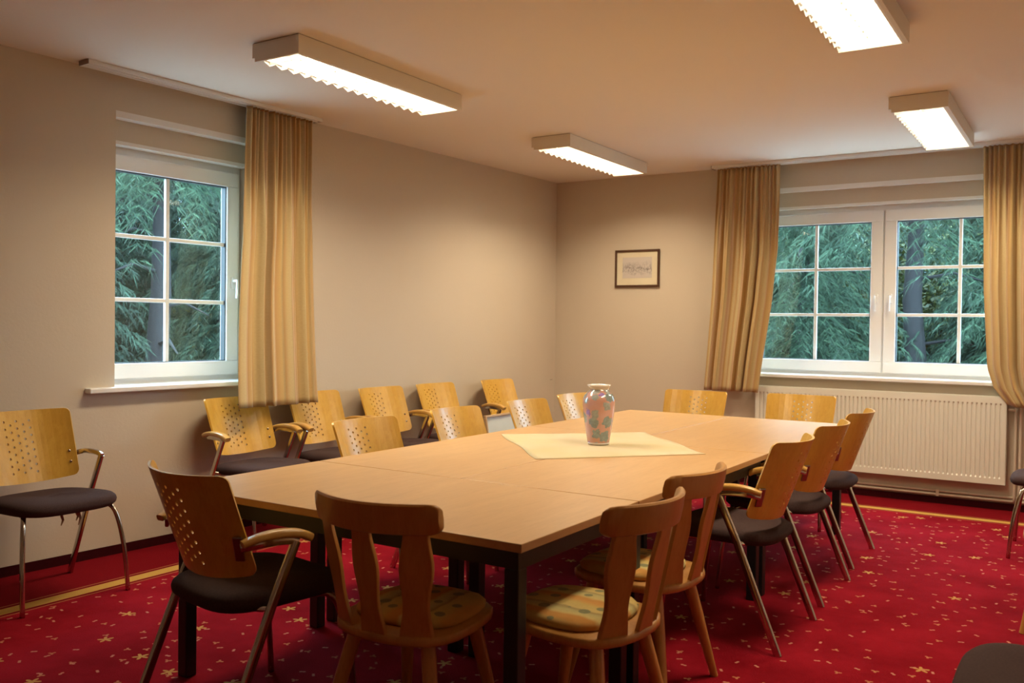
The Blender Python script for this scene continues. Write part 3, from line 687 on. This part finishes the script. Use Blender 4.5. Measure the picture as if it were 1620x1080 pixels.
# ------------------------------------------------------------------ radiator and pipes
rd = empty('radiator', (0, YB, 0)); tag(rd, 'long cream panel radiator under the double window', 'radiator')
RX0, RX1, RZ0, RZ1, RF = -2.478, -.545, .205, .872, -.100
b = MB(); n = 58; mg = .022; pitch = (RX1-RX0-2*mg)/n; gz0, gz1 = RZ0+.045, RZ1-.045
b.box(RX0, RX1, RF+.012, RF+.016, RZ0, RZ1)
def q4(a, c_, d, e): b.add([a, c_, d, e], [(0, 1, 2, 3)])
q4((RX0, RF, RZ0), (RX1, RF, RZ0), (RX1, RF, gz0), (RX0, RF, gz0)); q4((RX0, RF, gz1), (RX1, RF, gz1), (RX1, RF, RZ1), (RX0, RF, RZ1))
q4((RX0, RF, gz0), (RX0+mg, RF, gz0), (RX0+mg, RF, gz1), (RX0, RF, gz1)); q4((RX1-mg, RF, gz0), (RX1, RF, gz0), (RX1, RF, gz1), (RX1-mg, RF, gz1))
for x in (RX0, RX1): q4((x, RF, RZ0), (x, RF+.012, RZ0), (x, RF+.012, RZ1), (x, RF, RZ1))
for z in (RZ0, RZ1): q4((RX0, RF, z), (RX1, RF, z), (RX1, RF+.012, z), (RX0, RF+.012, z))
for k in range(n):
    x0 = RX0+mg+k*pitch; x1 = x0+pitch; a, d = x0+pitch*.30, x1-pitch*.30; dp = RF+.009
    i0, i1 = a+.0025, d-.0025; w0, w1 = gz0+.014, gz1-.014
    q4((x0, RF, gz0), (a, RF, gz0), (a, RF, gz1), (x0, RF, gz1)); q4((d, RF, gz0), (x1, RF, gz0), (x1, RF, gz1), (d, RF, gz1))
    q4((a, RF, gz0), (d, RF, gz0), (i1, dp, w0), (i0, dp, w0)); q4((i0, dp, w1), (i1, dp, w1), (d, RF, gz1), (a, RF, gz1))
    q4((a, RF, gz0), (i0, dp, w0), (i0, dp, w1), (a, RF, gz1)); q4((i1, dp, w0), (d, RF, gz0), (d, RF, gz1), (i1, dp, w1)); q4((i0, dp, w0), (i1, dp, w0), (i1, dp, w1), (i0, dp, w1))
b.build('front_panel', 'radiator_enamel', rd)
MB().box(RX0+.004, RX1-.004, RF+.016, RF+.075, RZ0+.01, RZ1-.012).build('convector_core', 'radiator_enamel', rd)
b = MB(); b.box(RX0, RX1, RF+.002, RF+.016, RZ1-.001, RZ1+.006); b.box(RX0, RX1, RF+.066, RF+.080, RZ1-.001, RZ1+.006)
for k in range(60):
    x = RX0+(RX1-RX0)*k/59; b.box(x-.006, x+.006, RF+.016, RF+.066, RZ1-.001, RZ1+.004)
b.build('top_grille', 'radiator_enamel', rd)
for x in (RX0, RX1): MB().box(x-.0025, x+.0025, RF, RF+.08, RZ0, RZ1).build('side_cover', 'radiator_enamel', rd, bevel=.001)
for x in (RX0+.3, RX1-.3): MB().box(x-.02, x+.02, RF+.074, -.002, RZ0+.08, RZ1-.08).build('wall_bracket', 'radiator_enamel', rd)
pp = empty('heating_pipe', (0, YB, 0)); tag(pp, 'painted heating pipe run along the skirting under the radiator', 'pipe')
MB().sweep([(-4.5, -.022, .075), (XR-.01, -.022, .075)], circ(.011, 10)).build('run', 'pipe_paint', pp, smooth=True)
MB().sweep([(-4.5, -.022, .103), (XR-.01, -.022, .103)], circ(.009, 10)).build('run', 'pipe_paint', pp, smooth=True)
for k in range(5):
    x = -3.6+k*.86; MB().box(x-.012, x+.012, -.036, -.002, .060, .116).build('clip', 'pipe_paint', pp, bevel=.003)
for x, zz in ((-.485, .78), (-.452, .84)):
    MB().sweep(smooth_path([(x, -.03, .10), (x, -.04, .13), (x, -.04, zz-.04), (x-.01, -.045, zz-.006), (x-.05, -.055, zz)], 4), circ(.010, 10), (0, 1, 0)).build('riser', 'pipe_paint', pp, smooth=True)

# ------------------------------------------------------------------ pictures
def framed(name, w_, h_, fw, fmat, art, label, mount=True, depth=.022):
    t = empty(name); tag(t, label, 'picture')
    b = MB(); x, z = w_/2, h_/2
    for (a, c_, d, e) in ((-x, x, z-fw, z), (-x, x, -z, -z+fw), (-x, -x+fw, -z+fw, z-fw), (x-fw, x, -z+fw, z-fw)):
        MB().box(a, c_, -depth, 0, d, e).build('frame_bar', fmat, t, bevel=.003)
    MB().box(-x+fw*.7, x-fw*.7, -depth*.45, -.002, -z+fw*.7, z-fw*.7).build('mount' if mount else 'artwork', 'mount_card' if mount else art, t)
    if mount: MB().box(-x*.66, x*.66, -depth*.45-.001, -depth*.45, -z*.52, z*.60).build('drawing', art, t)
    return t
pc = framed('wall_picture', .462, .356, .020, 'dark_frame_wood', 'pencil_drawing', 'small grey drawing in a dark brown frame hanging on the end wall'); pc.location = (-3.672, YB-.001, 1.936)
lp = framed('leaning_picture', .58, .66, .018, 'pale_frame_wood', 'winter_picture', 'pale picture in a light wood frame leaning behind the table row', False)
lp.location = (-3.985, 6.155, .334); lp.rotation_euler = (R(-9), 0, R(90))
nl = MB().lathe([(.0015, 0), (.0015, .02), (.004, .021), (.004, .024), (.001, .024)], 8).build('wall_hook', 'steel_bracket', smooth=True)
nl.matrix_world = Matrix.Translation(lw(-.085, .0, .84)) @ Matrix.Rotation(R(90), 4, 'Y'); tag(nl, 'small metal hook in the wall beside the room corner', 'hook')
sk = empty('wall_socket', lw(-.17, .0, .50), RZL); tag(sk, 'white wall socket low on the wall in the corner', 'socket')
MB().box(-.04, .04, -.010, 0, -.04, .04).build('plate', 'white_plastic', sk, bevel=.004)
sc_ = MB().lathe([(.024, 0), (.024, .004), (.021, .004), (.020, -.004), (.001, -.004)], 20).build('insert', 'white_plastic', sk, smooth=True); sc_.location = (0, -.009, 0); sc_.rotation_euler.x = R(90)

# ------------------------------------------------------------------ outside: conifers and leafy shrubs
gd = MB().box(-40, 30, -20, 50, -.75, -.55).build('forest_ground', 'forest_floor'); tag(gd, 'dark green ground outside the windows', 'ground', kind='structure')
m = NT('bounce_gravel'); v = m.coord(); m.col(m.mix(m.noise(v, 40, 3), (0.40, 0.39, 0.37), (0.58, 0.57, 0.54))); m.p(Roughness=1)
gp = MB().box(-9.0, 8, YB+.36, YB+4.2, -.56, -.53).box(-9.0, -5.5, -12, YB+.36, -.56, -.53).build('bounce_strip', 'bounce_gravel'); tag(gp, 'unseen pale gravel strip added to bounce daylight in through the windows', 'path', kind='structure')  # added out of view: pale ground that throws daylight up to the ceiling
def spray_points(rg, length, droop, nt, tw):
    """one hanging conifer branch in its own frame (grows along +x, droops -z): triangles of needle twigs"""
    V, F_ = [], []
    for i in range(nt):
        k = (i+.5)/nt
        cx = length*k; cz = .12*length*k-droop*length*k*k
        for sd in (-1, 1):
            L_ = tw*(1.05-.7*k)*rg.uniform(.7, 1.25); a = rg.uniform(.5, 1.15)*sd
            hang = rg.uniform(.25, 1.0)*L_
            ex, ey, ez = cx+L_*math.cos(a)*.8, L_*math.sin(a)*.75, cz-hang
            wd = .005+.006*rg.random()
            o = len(V)
            mx, my, mz = (cx+ex)/2, (cx*0+ey)/2, (cz+ez)/2+.12*L_
            V += [(cx, 0, cz), (mx+wd, my, mz), (mx-wd*.3, my+wd, mz-wd), (ex, ey, ez)]
            F_ += [(o, o+1, o+3), (o, o+3, o+2)]
            for q in range(7):
                kk = rg.uniform(.2, .95); px, py, pz = cx+(ex-cx)*kk, ey*kk, cz+(ez-cz)*kk+.12*L_*math.sin(kk*3.1)
                dx, dy, dz = rg.uniform(-.07, .07), rg.uniform(-.07, .07), -rg.uniform(.03, .15)
                o = len(V); V += [(px, py, pz), (px+wd*.6, py, pz+.01), (px+dx, py+dy, pz+dz)]; F_ += [(o, o+1, o+2)]
    return np.array(V), F_
def conifer_foliage(name, mat, seed, height, radius, levels, per, droop, nt, tw, z0=.35):
    rg = random.Random(seed); sp_ = [spray_points(rg, 1.0, droop, nt, tw) for _ in range(6)]
    Vs, Fs, o = [], [], 0
    for i in range(levels):
        k = i/levels; z = z0+(height-z0)*k; rl = radius*(1-k)**.75+.15
        for j in range(per):
            V, F_ = sp_[rg.randrange(6)]; s_ = rl*rg.uniform(.75, 1.15); a = rg.uniform(0, 6.283)
            ca, sa = math.cos(a), math.sin(a); sc2 = np.array([s_, s_*1.0, s_*1.0])
            W = V*sc2
            # keep twig size roughly constant while the branch length varies
            Q = np.empty_like(W); Q[:, 0] = W[:, 0]*ca-W[:, 1]*sa; Q[:, 1] = W[:, 0]*sa+W[:, 1]*ca; Q[:, 2] = W[:, 2]+z+rg.uniform(-.15, .15)
            Vs.append(Q); Fs += [tuple(x+o for x in f) for f in F_]; o += len(Q)
    me = bpy.data.meshes.new(name); me.from_pydata(np.vstack(Vs).tolist(), [], Fs); me.update(); me.materials.append(MATS[mat]); return me
def trunk_mesh(seed, height, r0, boughs):
    rg = random.Random(seed); b = MB(); p = [(rg.uniform(-.03, .03), rg.uniform(-.03, .03), z) for z in np.linspace(-.1, height, 8)]
    b.sweep(p, circ(1, 10), (0, 1, 0), scales=list(np.linspace(r0, r0*.3, 8)))
    for k in range(boughs):
        z = .5+(height*.8)*k/boughs; a = rg.uniform(0, 6.28); L_ = rg.uniform(.7, 1.5)*(1-.5*k/boughs)
        b.sweep([(0, 0, z), (L_*.5*math.cos(a), L_*.5*math.sin(a), z+.10), (L_*math.cos(a), L_*math.sin(a), z-.10)], circ(1, 5), (0, 0, 1), scales=[r0*.22, r0*.14, r0*.05])
    return b.mesh('trunk', 'bark', True)
def shrub_mesh(seed, rx, rz_, n, size):
    rg = np.random.RandomState(seed); d = rg.normal(size=(n, 3)); d /= np.linalg.norm(d, axis=1)[:, None]
    c_ = d*(rg.uniform(.45, 1, n)**.6)[:, None]*[rx, rx, rz_]+[0, 0, rz_*.9]
    a = rg.normal(size=(n, 3)); a /= np.linalg.norm(a, axis=1)[:, None]; e = np.cross(a, rg.normal(size=(n, 3))); e /= np.linalg.norm(e, axis=1)[:, None]
    s_ = (size*rg.uniform(.6, 1.4, n))[:, None]
    V = np.stack([c_-a*s_, c_+e*s_*.5, c_+a*s_, c_-e*s_*.5], 1).reshape(-1, 3)
    me = bpy.data.meshes.new('foliage'); me.from_pydata(V.tolist(), [], [(4*i, 4*i+1, 4*i+2, 4*i+3) for i in range(n)]); me.update(); me.materials.append(MATS['broad_leaves']); return me
FOL = [conifer_foliage('foliage', 'spruce_needles', 3, 7.5, 2.1, 38, 10, .60, 17, .24), conifer_foliage('foliage', 'larch_needles', 4, 7.5, 2.0, 38, 10, .90, 17, .24), conifer_foliage('foliage', 'spruce_needles', 9, 7.0, 1.7, 36, 9, .75, 16, .25), conifer_foliage('foliage', 'larch_needles', 14, 7.5, 2.0, 24, 8, 1.05, 17, .24, 5.0)]
TRK = [trunk_mesh(1, 7.2, .13, 16), trunk_mesh(2, 7.2, .17, 18), trunk_mesh(3, 6.8, .11, 14), trunk_mesh(4, 7.2, .17, 10)]
SHB = [shrub_mesh(1, 1.5, 1.3, 6500, .042), shrub_mesh(2, 1.2, 1.7, 6000, .040)]
def leaf_obj(name, me, parent):
    o = bpy.data.objects.new(name, me); COL.objects.link(o); o.parent = parent; return o
def out_shift(x, y): return (x, y) if x < -8.5 and y < 14 else (x-.35, y+2.2)
def tree(x, y, k, rz, sc2, label, group):
    x, y = out_shift(x, y); t = empty('conifer_tree', (x, y, -.55), R(rz)); t.scale = (sc2, sc2, sc2*.74); tag(t, label, 'tree', group)
    leaf_obj('trunk', TRK[k], t); leaf_obj('foliage', FOL[k], t)
def shrub(x, y, k, rz, sc2, label, group):
    x, y = out_shift(x, y); t = empty('leafy_shrub', (x, y, -.55), R(rz)); t.scale = (sc2,)*3; tag(t, label, 'shrub', group)
    leaf_obj('foliage', SHB[k], t)
    b = MB(); rg = random.Random(int(rz))
    for q in range(5):
        a = q*1.26; b.sweep([(0, 0, 0), (.3*math.cos(a), .3*math.sin(a), .7), (.7*math.cos(a), .7*math.sin(a), 1.6)], circ(1, 5), (0, 1, 0), scales=[.04, .03, .012])
    b.build('stem', 'bark', t)
GL, GB = 'trees outside the single window', 'trees outside the double window'
far_l, far_b = 'conifer in the forest seen through the single window', 'conifer in the forest seen through the double window'
tree(-9.9, 8.35, 0, 20, .95, 'teal spruce just outside the single window, behind the right-hand panes', GL)
tree(-9.3, 6.72, 3, 70, 1.0, 'dark-trunked conifer outside the single window, left of the middle glazing bar', GL)
for i, (x, y, k) in enumerate(((-11.0, 7.3, 2), (-11.6, 9.5, 0), (-12.6, 8.6, 1), (-13.2, 10.9, 2), (-14.3, 9.7, 0), (-14.8, 12.2, 1), (-16.2, 11.0, 0), (-16.6, 13.4, 2), (-11.8, 11.2, 0), (-17.8, 12.3, 1), (-10.3, 5.2, 0))): tree(x, y, k, 37*i+11, 1.0+.06*(i % 3), far_l, GL)
tree(-3.15, 11.0, 1, 15, 1.0, 'drooping pale green conifer outside the double window, behind the left sash', GB)
tree(-1.72, 11.2, 3, 140, 1.05, 'drooping conifer with a thick grey trunk, behind the right sash of the double window', GB)
for i, (x, y, k) in enumerate(((-4.3, 13.6, 0), (-.35, 11.9, 1), (.3, 13.6, 0), (-3.0, 15.2, 2), (-5.9, 16.0, 1), (-1.4, 16.2, 0), (1.0, 15.4, 2), (-4.6, 18.2, 2), (-2.3, 19.0, 1), (.2, 18.8, 0), (-7.6, 18.6, 0), (2.2, 18.0, 1), (-6.4, 20.6, 2), (-1.0, 20.4, 0), (-3.6, 20.9, 1), (-2.2, 22.4, 2), (-4.9, 22.8, 0), (-.2, 22.6, 1), (1.3, 21.6, 0), (-7.9, 22.4, 1), (-3.4, 24.6, 0), (-1.2, 24.8, 2), (-5.8, 25.0, 1))): tree(x, y, k, 53*i+5, 1.0+.06*(i % 3), far_b, GB)
for i, (x, y, k) in enumerate(((-2.75, 12.9, 1), (-.75, 14.0, 0), (-3.6, 17.0, 0), (-1.9, 14.3, 1), (-.4, 16.9, 0), (-5.4, 19.5, 0), (1.6, 19.5, 1))): shrub(x, y, k, 40*i+3, 1.2, 'yellow-green leafy shrub between the trees behind the double window', 'shrubs behind the double window')
for i, (x, y, k) in enumerate(((-11.9, 8.3, 0), (-15.2, 11.2, 1), (-13.4, 9.9, 0))): shrub(x, y, k, 61*i+9, 1.1, 'yellow-green leafy shrub between the trees behind the single window', 'shrubs behind the single window')
